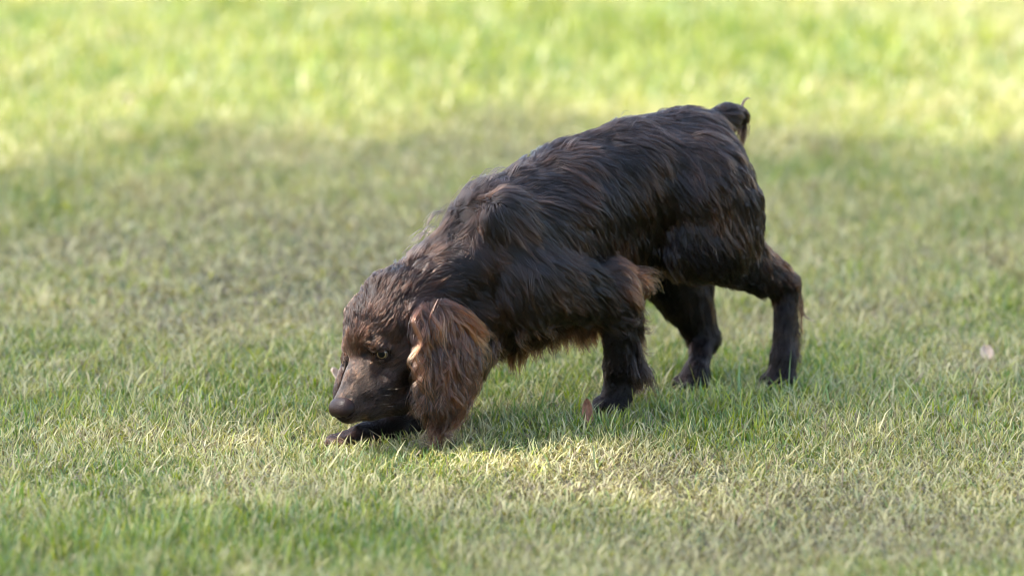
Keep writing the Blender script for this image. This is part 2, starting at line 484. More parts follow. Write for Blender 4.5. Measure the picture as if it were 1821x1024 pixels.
# ---- eyes
def ball(c, r, fwd, up, half=math.pi, nu=28, nv=16, bulge=0.0):
    w = unit(np.cross(up, fwd)); u = np.cross(fwd, w)
    V = [c + fwd * (r + bulge)]; F = []
    for i in range(1, nv + 1):
        t = half * i / nv
        for j in range(nu):
            a = 2 * math.pi * j / nu
            V.append(c + fwd * (r * math.cos(t) + bulge * max(0, 1 - (i / nv) ** 2)) + (w * math.cos(a) + u * math.sin(a)) * r * math.sin(t))
    for j in range(nu):
        F.append((0, 1 + j, 1 + (j + 1) % nu))
    for i in range(nv - 1):
        for j in range(nu):
            p0 = 1 + i * nu
            F.append((p0 + j, p0 + nu + j, p0 + nu + (j + 1) % nu, p0 + (j + 1) % nu))
    return V, F
def plain(name, col, rough, coat=0.0, spec=.5):
    m, n, l, b = mat(name)
    nz = n.new('ShaderNodeTexNoise'); nz.inputs['Scale'].default_value = 400; nz.inputs['Detail'].default_value = 3
    c2 = n.new('ShaderNodeValToRGB')
    c2.color_ramp.elements[0].position = .3; c2.color_ramp.elements[0].color = (*[c * .75 for c in col], 1)
    c2.color_ramp.elements[1].position = .7; c2.color_ramp.elements[1].color = (*[min(1, c * 1.25) for c in col], 1)
    l.new(nz.outputs['Fac'], c2.inputs[0]); l.new(c2.outputs[0], b.inputs['Base Color'])
    b.inputs['Roughness'].default_value = rough
    b.inputs['Coat Weight'].default_value = coat
    b.inputs['Coat Roughness'].default_value = .03
    return m
m_white = plain('dark eye white', (.03, .02, .016), .25, .6)
m_iris = plain('pale hazel iris', (.15, .095, .040), .35, .25)
m_rim = plain('dark iris rim', (.012, .008, .006), .25, .5)
m_pupil = plain('black pupil', (.003, .003, .003), .3, 0.0)
m_pupil.node_tree.nodes['Principled BSDF'].inputs['Specular IOR Level'].default_value = .08
for (c, g), s in zip(EYES, (1, -1)):
    gaze = unit(g * .75 + unit(CAMLOC + np.array([.6, 0, .3]) - c) * .25) if s == 1 else g
    e = dog_part(mesh_obj('eye', *ball(c, ER, gaze, ZUP), m_white))
    for nm, r, hf, m, bu in (('iris_rim', ER * 1.008, .62, m_rim, .0003), ('iris', ER * 1.016, .54, m_iris, .0006), ('pupil', ER * 1.016 + .0009, .38, m_pupil, .0002)):
        q = mesh_obj(nm, *ball(c, r, gaze, ZUP, hf, 28, 8, bu), m)
        q.parent = e

# ---- nose leather
m_nose, nn, nl, nb = mat('moist brown nose leather')
vz = nn.new('ShaderNodeTexVoronoi'); vz.inputs['Scale'].default_value = 520
tcn = nn.new('ShaderNodeTexCoord'); nl.new(tcn.outputs['Object'], vz.inputs['Vector'])
bpn = nn.new('ShaderNodeBump'); bpn.inputs['Strength'].default_value = .35; bpn.inputs['Distance'].default_value = .0008
nl.new(vz.outputs['Distance'], bpn.inputs['Height']); nl.new(bpn.outputs[0], nb.inputs['Normal'])
nb.inputs['Base Color'].default_value = (.016, .0085, .0068, 1); nb.inputs['Roughness'].default_value = .4; nb.inputs['Specular IOR Level'].default_value = .12
def nose_part():
    h = .0011
    o = H(.090, .002, -.014)
    n = 46
    ar = (np.arange(n) - n / 2) * h
    G = np.stack(np.meshgrid(ar, ar, ar, indexing='ij'), -1).reshape(-1, 3)      # local f,l,u
    def ell(c, r):
        q = (G - np.array(c)) / np.array(r)
        return (np.linalg.norm(q, axis=1) - 1) * min(r)
    d = smin(ell((-.003, .0075, .001), (.0125, .0115, .0115)), ell((-.003, -.0075, .001), (.0125, .0115, .0115)), .006)
    d = smin(d, ell((-.004, 0, .006), (.012, .013, .008)), .006)
    d = smin(d, ell((0, 0, -.008), (.006, .005, .009)), .005)
    for s in (1, -1):
        d = np.maximum(d, -ell((.0075, s * .0085, -.001), (.0055, .0034, .0030)))
        d = np.maximum(d, -ell((.003, s * .0150, -.0025), (.0065, .0045, .0016)))
    d = np.maximum(d, -ell((.0105, 0, -.006), (.004, .0009, .010)))
    V, F = surface_nets(d.reshape(n, n, n).astype(np.float32), np.array([ar[0]] * 3), h)
    V = V * 1.16
    W = o + V[:, :1] * HF + V[:, 1:2] * HL + V[:, 2:] * HU
    return dog_part(mesh_obj('nose', W, F, m_nose))
nose_part()

# ------------------------------------------------------------------ coat: every strand follows the body below it
tri = np.concatenate([BF[:, [0, 1, 2]], BF[:, [0, 2, 3]]])
e1, e2 = BV[tri[:, 1]] - BV[tri[:, 0]], BV[tri[:, 2]] - BV[tri[:, 0]]
area = np.linalg.norm(np.cross(e1, e2), axis=1) * .5
fc = BV[tri].mean(1)
REG = ['body', 'neck', 'chest', 'tail', 'thigh', 'shank', 'foot', 'shoulder', 'foreleg', 'skull', 'face', 'cheek', 'ear', 'far_ear']

def blend_fields(X, N):
    """Hair direction, length and so on at surface points, blended from the solids they lie on."""
    n = len(X)
    W = np.zeros(n); flow = np.zeros((n, 3)); ln = np.zeros(n); flat = np.zeros(n); tip = np.zeros((n, 3)); lift = np.zeros(n); wave = np.zeros(n); fw = np.zeros(n)
    best = np.full(n, 9.0); reg = np.zeros(n, int)
    for p in prims:
        d = prim_dist(p, X)
        w = np.exp(-np.clip(d + .004, 0, None) / .008)
        f = np.broadcast_to(p.flow, (n, 3)); L = np.full(n, p.len); fl = np.full(n, p.flat); ff = np.zeros(n)
        if p.feather:
            fd, fl_, face, th = p.feather
            a = np.clip((N @ unit(face) - th) / .35, 0, 1); a = a * a * (3 - 2 * a)
            f = f * (1 - a)[:, None] + unit(fd) * a[:, None]
            L = L * (1 - a) + fl_ * a; fl = fl * (1 - a); ff = a
        W += w; flow += f * w[:, None]; ln += L * w; flat += fl * w; tip += np.array(p.tip or BRN) * w[:, None]; lift += p.lift * w; wave += p.wave * w; fw += ff * w
        m = d < best; best[m] = d[m]; reg[m] = REG.index(p.region)
    W = W + 1e-9
    return flow / W[:, None], ln / W, flat / W, tip / W[:, None], lift / W, wave / W, fw / W, reg

NW = [Waves(20 + i, .085) for i in range(3)]
NW2 = [Waves(30 + i, .035) for i in range(3)]
TW = Waves(41, .07); TW2 = Waves(42, .025)

def grow(total):
    fN = np.cross(e1, e2); fN /= np.linalg.norm(fN, axis=1, keepdims=True) + 1e-12
    view = CAMLOC - fc; view /= np.linalg.norm(view, axis=1, keepdims=True)
    facing = np.clip((fN * view).sum(1) + .35, 0, .5) / .5
    dens = .22 + .78 * facing
    # short-haired head needs more, finer strands
    hd = np.linalg.norm(fc - H(-.01, 0, -.02), axis=1)
    dens *= 1 + 2.6 * np.clip(1 - hd / .13, 0, 1) ** .5
    dens[np.linalg.norm(fc - EYES[0][0], axis=1) < ER + .0035] *= .0
    dens[np.linalg.norm(fc - EYES[1][0], axis=1) < ER + .0035] *= .0
    dens[np.linalg.norm(fc - H(.090, .002, -.014), axis=1) < .017] = 0
    hm_ = np.where(hd < .12)[0]
    dm = np.min(np.linalg.norm(fc[hm_][:, None] - MOUTH[None, ::2], axis=2), axis=1)
    dens[hm_] *= np.clip((dm - .0015) / .003, 0, 1)
    pr = area * dens; pr /= pr.sum()
    f = rng.choice(len(tri), total, p=pr)
    u, v = rng.random(total), rng.random(total)
    s = u + v > 1; u[s], v[s] = 1 - u[s], 1 - v[s]
    P0 = BV[tri[f, 0]] + e1[f] * u[:, None] + e2[f] * v[:, None]
    N0 = sdfg(P0)
    flow, ln, flat, tip, lift, wave, fw, reg = blend_fields(P0, N0)
    sw = np.stack([w(P0) for w in NW], 1) * .28 + np.stack([w(P0) for w in NW2], 1) * .14
    def nearest(every):
        lead = np.arange(0, total, every)
        kd = kdtree.KDTree(len(lead))
        for i, a in enumerate(lead): kd.insert(Vector((P0[a, 0] + 3.0 * reg[a], P0[a, 1], P0[a, 2])), i)
        kd.balance()
        own = np.empty(total, int)
        Q = P0 + np.stack([3.0 * reg, 0 * reg, 0 * reg], 1)
        for i, q in enumerate(Q.tolist()): own[i] = kd.find(q)[1]
        return lead, own
    lead, own = nearest(16)
    blead, bown = nearest(110)
    lw = np.clip(wave, .1, 1.2)[:, None]
    flow = flow + sw * wave[:, None] + rng.normal(size=flow.shape) * .05
    flow = flow + rng.normal(size=(len(lead), 3))[own] * .055 * (.4 + lw) + rng.normal(size=(len(blead), 3))[bown] * .11 * lw
    tan = flow - (flow * N0).sum(1, keepdims=True) * N0
    bad = np.linalg.norm(tan, axis=1) < .12
    tan[bad] += flow[bad]
    tan /= np.linalg.norm(tan, axis=1, keepdims=True) + 1e-9
    outdir = flow / (np.linalg.norm(flow, axis=1, keepdims=True) + 1e-9)
    tan = tan * (1 - fw * .8)[:, None] + outdir * (fw * .8)[:, None]
    ln = ln * rng.uniform(.55, 1.12, total) * (1 + .18 * TW2(P0))
    tuft = (rng.random(len(blead)) < .07)[bown] & np.isin(reg, [REG.index('body'), REG.index('neck'), REG.index('shoulder')])
    lift = np.where(tuft, lift * 2.2, lift)
    flat = np.where(tuft, flat * .45, flat)
    ln = ln * np.where(reg == REG.index('ear'), np.exp(rng.normal(size=len(lead)) * .28)[own], 1.0)
    K = 9
    pos = np.zeros((total, K, 3)); pos[:, 0] = P0 - N0 * .0006
    lf = (lift * rng.uniform(.4, 1.3, total))[:, None]
    d = tan * np.cos(lf) + N0 * np.sin(lf)
    step = ln / (K - 1)
    top = np.clip(.16 * ln, .0012, .0065) * rng.uniform(.25, 1.35, total)
    top = top * np.where(ln > .02, rng.uniform(.45, 1.7, len(lead))[own] * rng.uniform(.6, 1.5, len(blead))[bown], 1.0)
    for i in range(1, K):
        t = i / (K - 1)
        p = pos[:, i - 1] + d * step[:, None]
        sd = sdf(p); g = sdfg(p)
        want = top * min(1, t * 2.5) + .0004
        push = np.clip(want * .5 - sd, 0, None)
        near = (sd < .03)
        pull = np.clip(sd - want, 0, None) * flat * .8 * near
        p = p + g * push[:, None] - g * pull[:, None]
        p[:, 2] = np.maximum(p[:, 2], .004)
        pos[:, i] = p
        d = p - pos[:, i - 1]; d /= np.linalg.norm(d, axis=1, keepdims=True) + 1e-9
        dn = (d * g).sum(1, keepdims=True)
        keep = (tan - (tan * g).sum(1, keepdims=True) * g)
        d = d + keep * (.35 * flat * near)[:, None] + DOWN * (.10 + .10 * (1 - flat))[:, None]
        d = d - g * (np.clip(dn, 0, None) * (.7 * flat * near)[:, None])
        d /= np.linalg.norm(d, axis=1, keepdims=True) + 1e-9
    # waves and locks
    t = np.linspace(0, 1, K)
    ph1 = rng.uniform(0, 6.28, len(lead)); ph2 = rng.uniform(0, 6.28, len(lead)); fr = rng.uniform(.7, 1.5, len(lead))
    tl = pos[lead, -1] - pos[lead, 0]; tl /= np.linalg.norm(tl, axis=1, keepdims=True) + 1e-9
    s1 = np.cross(tl, N0[lead]); s1 /= np.linalg.norm(s1, axis=1, keepdims=True) + 1e-9
    s2 = np.cross(tl, s1)
    amp = (.050 + .065 * np.clip(wave[lead], 0, 1.4)) * ln[lead]
    amp = amp * np.where((reg[lead] == REG.index('ear')) | (reg[lead] == REG.index('foreleg')), 1.7, 1.0)
    off = (s1[:, None] * (np.sin(ph1[:, None] + t * 6.28 * fr[:, None]) - np.sin(ph1)[:, None])[:, :, None]
           + s2[:, None] * (.6 * (np.sin(ph2[:, None] + t * 6.28 * fr[:, None]) - np.sin(ph2)[:, None]))[:, :, None]) * (amp[:, None] * t ** .7)[:, :, None]
    L = lead[own]
    # small locks gather into large ones
    B = blead[bown]
    relb = P0 - P0[B]
    wb = (np.where(ln > .02, .45, .05) * (np.linalg.norm(relb, axis=1) < .035))[:, None] * (t[None] ** 1.2)
    rb = np.clip(ln / ln[B], .5, 1.3)
    tb = P0[B][:, None] + (pos[B] - P0[B][:, None]) * rb[:, None, None] + relb[:, None] * (1 - .55 * t)[None, :, None]
    pos = pos * (1 - wb)[:, :, None] + tb * wb[:, :, None]
    rel = P0 - P0[L]
    lpos = pos[L] + off[own]
    ratio = np.clip(ln / ln[L], .5, 1.3)
    lpos = pos[L][:, :1] + (lpos - pos[L][:, :1]) * ratio[:, None, None]
    strength = np.where(ln > .02, .85, .60) * rng.uniform(.45, 1.0, total)
    strength *= np.linalg.norm(rel, axis=1) < .02
    w = strength[:, None] * (t[None] ** .75)
    shrink = 1 - .72 * t
    tgt = lpos + rel[:, None] * shrink[None, :, None]
    pos = pos * (1 - w)[:, :, None] + tgt * w[:, :, None]
    pos[:, :, 2] = np.maximum(pos[:, :, 2], .004)
    # colours: dark root, sun-bleached tip; face and ear tips also hold painted light and shade
    root = np.array([.0042, .0023, .0017])
    short = np.isin(reg, [REG.index(q) for q in ('skull', 'face', 'cheek')])
    tip_tone = np.clip(.25 + .55 * np.clip((tip[:, 0] - .2) / .2, 0, 1) + .24 * TW(P0) + .16 * TW2(P0[L]) + rng.normal(size=total) * .20 + .5 * fw, 0, 1)
    tip_tone[short] = np.clip(.45 + .15 * TW(P0[short]) + .12 * TW2(P0[short]) + rng.normal(size=short.sum()) * .15, 0, 1)
    isear = (reg == REG.index('ear'))
    tip_tone[isear] = np.clip(tip_tone[isear] + .25, 0, 1)
    hi_ = root + (tip - root) * tip_tone[:, None]
    g = (t ** 1.3)[None, :, None]
    col = root * (1 - g) + hi_[:, None] * g
    lockvar = np.where(ln > .02, .24, .28)
    col = col * np.exp(rng.normal(size=total) * .22 + rng.normal(size=len(lead))[own] * lockvar)[:, None, None]
    rad = np.where(ln < .014, .00040, .00044) * rng.uniform(.7, 1.2, total)
    rad = rad[:, None] * (1 - .75 * t ** 2)[None]
    return pos, col, rad, reg

pos, colr, rad, reg = grow(270000)

def curves_obj(name, pos, col, rad, parent=dog):
    n, k = pos.shape[:2]
    c = bpy.data.hair_curves.new(name)
    c.add_curves([k] * n)
    c.attributes['position'].data.foreach_set('vector', (pos).astype(np.float32).ravel())
    ra = c.attributes.get('radius') or c.attributes.new('radius', 'FLOAT', 'POINT')
    ra.data.foreach_set('value', rad.astype(np.float32).ravel())
    ca = c.attributes.new('tint', 'FLOAT_COLOR', 'POINT')
    rgba = np.ones((n * k, 4), np.float32); rgba[:, :3] = col.reshape(-1, 3)
    ca.data.foreach_set('color', rgba.ravel())
    c.materials.append(hm_short if name in ('face_fur', 'leg_fur') else hm)
    o = bpy.data.objects.new(name, c)
    COL.objects.link(o)
    dog_part(o)
    o['kind'] = 'stuff'
    return o

def spline(P, n):
    """Smooth curve through a few points (Catmull-Rom), n samples."""
    P = np.asarray(P, float); P = np.concatenate([2 * P[:1] - P[1:2], P, 2 * P[-1:] - P[-2:-1]])
    u = np.linspace(0, len(P) - 3 - 1e-6, n); i = u.astype(int); f = (u - i)[:, None]
    a, b, c, d = P[i], P[i + 1], P[i + 2], P[i + 3]
    return .5 * (2 * b + (c - a) * f + (2 * a - 5 * b + 4 * c - d) * f ** 2 + (3 * b - a - 3 * c + d) * f ** 3)
def wisp(path, n, spread, tipc, rootc=(.010, .0055, .004), k=12, rad=.00036, wav=.0):
    """A free lock of n hairs along a path."""
    base = spline(path, k); t = np.linspace(0, 1, k)
    L = np.linalg.norm(base[-1] - base[0])
    rel = rng.normal(size=(n, 3)) * spread
    end = rng.uniform(.6, 1.0, n)
    out = np.zeros((n, k, 3))
    for i in range(n):
        u = t * end[i] * (k - 1); j = np.minimum(u.astype(int), k - 2); f = (u - j)[:, None]
        out[i] = base[j] * (1 - f) + base[j + 1] * f
    sw = np.sin(rng.uniform(0, 6.28, (n, 1)) + t[None] * rng.uniform(3, 6, (n, 1)))[:, :, None] * rng.normal(size=(n, 1, 3)) * (.02 + wav) * L * t[None, :, None]
    out = out + rel[:, None] * (1 - .6 * t)[None, :, None] + sw
    c = np.array(rootc) * (1 - t[:, None] ** 1.2) + np.array(tipc) * t[:, None] ** 1.2
    col = c[None] * np.exp(rng.normal(size=n) * .3)[:, None, None]
    r_ = np.full((n, 1), rad) * (1 - .75 * t ** 2)[None]
    return out, col, r_
def wisps(name, items):
    a = [wisp(*w[0], **w[1]) if isinstance(w[1], dict) else wisp(*w) for w in items]
    curves_obj(name, np.concatenate([x[0] for x in a]), np.concatenate([x[1] for x in a]), np.concatenate([x[2] for x in a]))
ew = []
for i in range(100):
    u = rng.random()
    x0 = 738 + 58 * u + rng.uniform(-6, 6)
    y0 = 560 - 26 * math.sin(u * 2.5) + rng.uniform(0, 60) * rng.random()
    ue = np.clip(u + rng.normal() * .18, 0, 1)
    x3 = np.interp(ue, (0, .3, .6, .85, 1), (742, 772, 814, 844, 858)) + rng.uniform(-9, 12)
    y3 = np.interp(ue, (0, .3, .6, .85, 1), (752, 772, 742, 706, 660)) - abs(rng.normal()) * 34
    ph_, am, wl = rng.uniform(0, 6.28), rng.uniform(6, 14), rng.uniform(55, 100)
    o_ = rng.uniform(.012, .026)
    pts = []
    for q_ in range(9):
        t_ = q_ / 8
        xb = x0 + (x3 - x0) * (1 - (1 - t_) ** 1.7) + 10 * math.sin(math.pi * t_) * u
        yb = y0 + (y3 - y0) * t_ ** 1.15 - 8 * math.sin(math.pi * min(1, t_ * 2)) * u
        a_ = am * (math.sin(ph_ + t_ * (y3 - y0) / wl * 6.28) - math.sin(ph_) * (1 - t_)) * min(1, .3 + t_)
        pts.append(E(xb + a_, yb, o_ * min(1, .45 + 2 * t_) - .006 * t_ + .002 * math.cos(ph_ + 5 * t_)))
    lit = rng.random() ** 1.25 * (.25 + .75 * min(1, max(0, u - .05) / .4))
    c_ = np.array((.055, .025, .015)) * (1 - lit) + np.array(RED2) * 1.35 * lit  # auburn locks, sun highlights painted into the lighter ones
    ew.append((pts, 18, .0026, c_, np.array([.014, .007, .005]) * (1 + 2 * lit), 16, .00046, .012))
wh = []
for s_ in (1, -1):
    for i in range(6):
        f_, u_ = .040 + .012 * (i % 3) + rng.uniform(-.003, .003), -.034 - .008 * (i // 3)
        l_ = rng.uniform(.030, .052)
        p_ = H(f_, s_ * .030, u_); d1 = HL * s_ * .8 - HF * .55 + DOWN * .15 + rng.normal(size=3) * .12
        wh.append(([H(f_, s_ * .024, u_), p_ + d1 * .008, p_ + d1 * l_ * .6 + DOWN * .002, p_ + d1 * l_ + DOWN * .008], 1, .0001, (.03, .02, .014), (.015, .009, .006), 12, .00011, .0))
wisps('whisker_fur', wh)
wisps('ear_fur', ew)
tw = []
for i in range(16):
    a_ = rng.uniform(-.3, 1.0); l_ = rng.uniform(18, 34)
    tw.append(([T(1290 + rng.uniform(-6, 12), 205), T(1304 + 6 * a_, 196 + 6 * a_), T(1312 + l_ * .45 * math.cos(a_), 194 + l_ * .5 * math.sin(a_) + 4), T(1312 + l_ * .55 * math.cos(a_), 200 + l_ * math.sin(a_) + 8)], 22, .003, (.04, .02, .012)))
tw += [([T(1306, 200), T(1318, 192), T(1323, 180), T(1330, 175), T(1336, 178)], 26, .0014, (.035, .018, .012))]
for dx, ey in ((0, 268), (4, 262), (-6, 255), (9, 250), (2, 275)):
    tw.append(([T(1304 + dx * .5, 204), T(1320 + dx * .5, 216), T(1319 + dx, (226 + ey) / 2), T(1317 + dx, ey)], 40, .0036, (.05, .026, .018)))
wisps('tail_fur', tw)
lw_ = [([T(1412, 505, .06), T(1424, 530, .06), T(1428, 556, .062), T(1436, 566, .062), T(1452, 572, .062)], 22, .002, (.06, .03, .02)),
       ([T(1408, 520, .06), T(1422, 550, .06), T(1424, 585, .06), T(1430, 606, .06)], 26, .003, (.06, .03, .02)),
       ([T(1404, 545, .06), T(1416, 580, .064), T(1420, 610, .066)], 26, .003, (.06, .03, .02)),
       ([T(1262, 530, 0), T(1270, 560, -.01), T(1268, 590, -.01)], 26, .003, (.06, .03, .02))]
for i in range(26):
    y0 = 545 + i * 5.6 + rng.uniform(-4, 4)
    la_ = .060 - .014 * i / 26
    r_ = rng.uniform(18, 46) * (1.1 - .5 * i / 26)
    lw_.append(([T(1118, y0, la_), T(1124 + r_ * .35, y0 + 8, la_), T(1124 + r_ * .75, y0 + 20 + rng.uniform(-6, 6), la_), T(1124 + r_, y0 + 22 + rng.uniform(-14, 10), la_ + rng.uniform(-.01, .01))], 22, .0028, np.array((.075, .036, .022)) * rng.uniform(.6, 1.6), (.008, .0045, .0035), 12, .00032, .04))
wisps('leg_fur', lw_)
bw = []
for (x, y) in ((845, 322), (872, 306), (905, 298), (935, 288), (962, 280), (1005, 262), (1062, 232), (1110, 212), (780, 380), (752, 410), (735, 440), (820, 345), (700, 492)):
    for q_ in range(2):
        x1, y1 = x + rng.uniform(-14, 14), y + rng.uniform(2, 12)
        h_ = rng.uniform(4, 15); l_ = rng.uniform(22, 46); la_ = rng.uniform(-.01, .02)
        bw.append(([T(x1 - 6, y1 + 10, la_), T(x1 + l_ * .2, y1 - h_ * .8, la_), T(x1 + l_ * .6, y1 - h_, la_), T(x1 + l_, y1 + rng.uniform(-6, 10) - l_ * .2, la_ + rng.uniform(-.01, .015))], 14, .0042, np.array((.045, .024, .016)) * rng.uniform(.5, 1.3), (.008, .0045, .0033), 12, .00026, .06))
for i in range(24):
    x1, y1 = rng.uniform(1110, 1140), rng.uniform(480, 512)
    l_ = rng.uniform(24, 46)
    bw.append(([T(x1 - 16, y1, .086), T(x1 + l_ * .3, y1 - 2, .092), T(x1 + l_ * .7, y1 + 2, .092), T(x1 + l_, y1 + rng.uniform(4, 24), .09)], 16, .0038, np.array(RED2) * rng.uniform(.2, .9), (.012, .006, .004), 12, .00030, .04))
for i in range(26):
    x1 = rng.uniform(862, 1045); y1 = np.interp(x1, (862, 900, 960, 1045), (628, 600, 575, 565)) + rng.uniform(-14, 6)
    l_ = rng.uniform(24, 42); la_ = rng.uniform(.02, .06)
    bw.append(([T(x1, y1 - 8, la_), T(x1 + l_ * .15, y1 + l_ * .4, la_ + .008), T(x1 + l_ * .45, y1 + l_ * .8, la_ + .008), T(x1 + l_ * .6 + rng.uniform(-8, 10), y1 + l_ * 1.05, la_)], 16, .0048, np.array(RED2) * rng.uniform(.06, .42), (.008, .0045, .0032), 12, .00028, .07))
wisps('body_fur', bw)

def rsel(*names):
    return np.isin(reg, [REG.index(n) for n in names])
for nm, names in (('body_fur', ('body', 'neck', 'shoulder', 'thigh')), ('chest_fur', ('chest',)), ('tail_fur', ('tail',)),
                  ('leg_fur', ('shank', 'foot', 'foreleg')), ('face_fur', ('skull', 'face', 'cheek')), ('ear_fur', ('ear',)), ('ear_fur', ('far_ear',))):
    m = rsel(*names)
    if m.any(): curves_obj(nm, pos[m], colr[m], rad[m])

# ------------------------------------------------------------------ grass
def field(seed, wl, n=16): return Waves(seed, wl, n, 2, 1.6)
F1, F2, F3, F4 = field(1, 1.1), field(2, .38), field(3, .12), field(4, .05)

def blob(xy, px, py, rx, ry):
    c = ground_at(px, py)[:2]
    q = (xy - c) / np.array([rx, ry])
    return np.exp(-(q * q).sum(1))

def dryness(xy):
    near_ = np.clip(1 - (xy[:, 1] - .8) / 2.5, .35, 1)
    d = .38 + near_ * (.12 * F1(xy) + .19 * F2(xy) + .13 * F3(xy))
    for (px, py, rx, ry, a) in ((1480, 850, .38, .18, .55), (1330, 970, .25, .16, .45), (1740, 960, .3, .2, .4), (470, 540, .36, .34, .8), (520, 430, .4, .4, .55), (1000, 420, .9, .5, .12), (1550, 430, .5, .4, .18), (300, 350, .6, .5, .1),
                                (880, 270, .5, .4, .4), (1780, 60, .6, 1.2, .35), (1500, 90, .5, .5, -.35), (100, 990, .5, .25, -.35), (700, 960, .35, .2, -.25),
                                (150, 680, .4, .5, -.25), (900, 130, .8, .6, -.2), (1000, 60, 3.0, 1.8, -.22), (300, 960, .5, .3, -.12), (1500, 650, .35, .3, -.15), (620, 800, .3, .1, .25), (1050, 800, .3, .1, .12)):
        d = d + a * blob(xy, px, py, rx, ry)
    return d

def scatter(n, y0, y1, margin):
    """Points over the lawn, y0..y1, as wide as the view there plus a margin."""
    y = rng.uniform(y0, y1, n * 2)
    hw = .0965 * (y - CAMLOC[1]) + margin
    keep = rng.random(n * 2) < hw / hw.max()
    y, hw = y[keep][:n], hw[keep][:n]
    x = rng.uniform(-1, 1, len(y)) * hw + CAMLOC[0]
    return np.stack([x, y], 1)

def blades(xy, length, width, lean, segs, dry):
    n = len(xy)
    az = rng.uniform(0, 2 * math.pi, n)
    dirv = np.stack([np.cos(az), np.sin(az), np.zeros(n)], 1)
    az2 = az + math.pi / 2 + rng.normal(size=n) * .7
    side = np.stack([np.cos(az2), np.sin(az2), np.zeros(n)], 1)
    base = np.concatenate([xy, np.full((n, 1), -.002)], 1)
    ang0 = np.abs(rng.normal(size=n)) * .22 + lean * .35
    bend = lean * rng.uniform(.3, 1.5, n)
    V = np.zeros((n, 2 * segs + 1, 3)); C = np.zeros((n, 2 * segs + 1))
    p = base.copy()
    st = length / segs
    for i in range(segs):
        t = i / segs
        w = width * (1 - .15 * t) * (.75 if i == 0 else 1) * (1 if i < segs - 1 or segs < 3 else .8)
        V[:, 2 * i] = p - side * (w * .5)[:, None]
        V[:, 2 * i + 1] = p + side * (w * .5)[:, None]
        C[:, 2 * i] = C[:, 2 * i + 1] = t
        a = ang0 + bend * t
        p = p + (dirv * np.sin(a)[:, None] + np.array([0, 0, 1.0]) * np.cos(a)[:, None]) * st[:, None]
        p[:, 2] = np.maximum(p[:, 2], .002 + .004 * rng.random(n))
    V[:, -1] = p; C[:, -1] = 1
    green = np.array([.105, .180, .036]); lime = np.array([.265, .305, .022]); blue = np.array([.14, .21, .075])
    straw = np.array([.50, .43, .21]); brown = np.array([.19, .13, .080])
    u = rng.random(n)[:, None]
    fresh = np.where(u < .50, green, np.where(u < .86, lime, blue))
    dead = np.where(rng.random(n)[:, None] < np.clip(1.45 - .95 * dry, .35, .9)[:, None], straw, brown)
    isdead = rng.random(n) < np.clip(dry, .04, .95)
    mixv = np.where(isdead, rng.uniform(.6, 1, n), rng.uniform(0, .3, n) * np.clip(dry * 1.5, 0, 1))[:, None]
    bc = (fresh * (1 - mixv) + dead * mixv) * rng.uniform(.75, 1.25, n)[:, None]
    tipc = np.where(rng.random(n)[:, None] < .35, straw, bc)
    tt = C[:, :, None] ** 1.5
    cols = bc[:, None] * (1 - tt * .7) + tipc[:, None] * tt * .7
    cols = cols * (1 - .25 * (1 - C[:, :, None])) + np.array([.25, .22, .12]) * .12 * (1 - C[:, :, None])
    k = 2 * segs + 1
    b0 = np.arange(n)[:, None] * k
    quads = np.concatenate([b0 + np.array([2 * i, 2 * i + 1, 2 * i + 3, 2 * i + 2]) for i in range(segs - 1)]) if segs > 1 else np.zeros((0, 4), int)
    tris = b0 + np.array([2 * segs - 2, 2 * segs - 1, 2 * segs])
    return V.reshape(-1, 3), cols.reshape(-1, 3), quads, tris

lm, ln_, ll, lb = mat('grass blade')
ga = ln_.new('ShaderNodeAttribute'); ga.attribute_name = 'tint'
lo_ = ln_['Material Output']
tr = ln_.new('ShaderNodeBsdfTranslucent'); ms = ln_.new('ShaderNodeMixShader'); ms.inputs[0].default_value = .30
hs = ln_.new('ShaderNodeHueSaturation'); hs.inputs['Saturation'].default_value = 1.25; hs.inputs['Value'].default_value = 1.35
ll.new(ga.outputs['Color'], lb.inputs['Base Color']); ll.new(ga.outputs['Color'], hs.inputs['Color']); ll.new(hs.outputs[0], tr.inputs['Color'])
lb.inputs['Roughness'].default_value = .45
ll.new(lb.outputs[0], ms.inputs[1]); ll.new(tr.outputs[0], ms.inputs[2]); ll.new(ms.outputs[0], lo_.inputs['Surface'])

def grass_object(name, parts, label):
    Vs, Cs, Qs, Ts, off = [], [], [], [], 0
    for V, C, Q, Tt in parts:
        Vs.append(V); Cs.append(C); Qs.append(Q + off); Ts.append(Tt + off); off += len(V)
    V, C, Q, Tt = np.concatenate(Vs), np.concatenate(Cs), np.concatenate(Qs), np.concatenate(Ts)
    me = bpy.data.meshes.new(name)
    me.vertices.add(len(V)); me.vertices.foreach_set('co', V.astype(np.float32).ravel())
    nl_ = len(Q) * 4 + len(Tt) * 3
    me.loops.add(nl_); me.polygons.add(len(Q) + len(Tt))
    me.loops.foreach_set('vertex_index', np.concatenate([Q.ravel(), Tt.ravel()]).astype(np.int32))
    st = np.concatenate([np.arange(len(Q)) * 4, len(Q) * 4 + np.arange(len(Tt)) * 3]).astype(np.int32)
    me.polygons.foreach_set('loop_start', st)
    me.polygons.foreach_set('use_smooth', np.ones(len(st), bool))
    me.update(calc_edges=True)
    a = me.attributes.new('tint', 'FLOAT_COLOR', 'POINT')
    rgba = np.ones((len(V), 4), np.float32); rgba[:, :3] = C
    a.data.foreach_set('color', rgba.ravel())
    me.materials.append(lm)
    o = bpy.data.objects.new(name, me); COL.objects.link(o)
    o['kind'] = 'stuff'; o['label'] = label; o['category'] = 'grass'
    return o

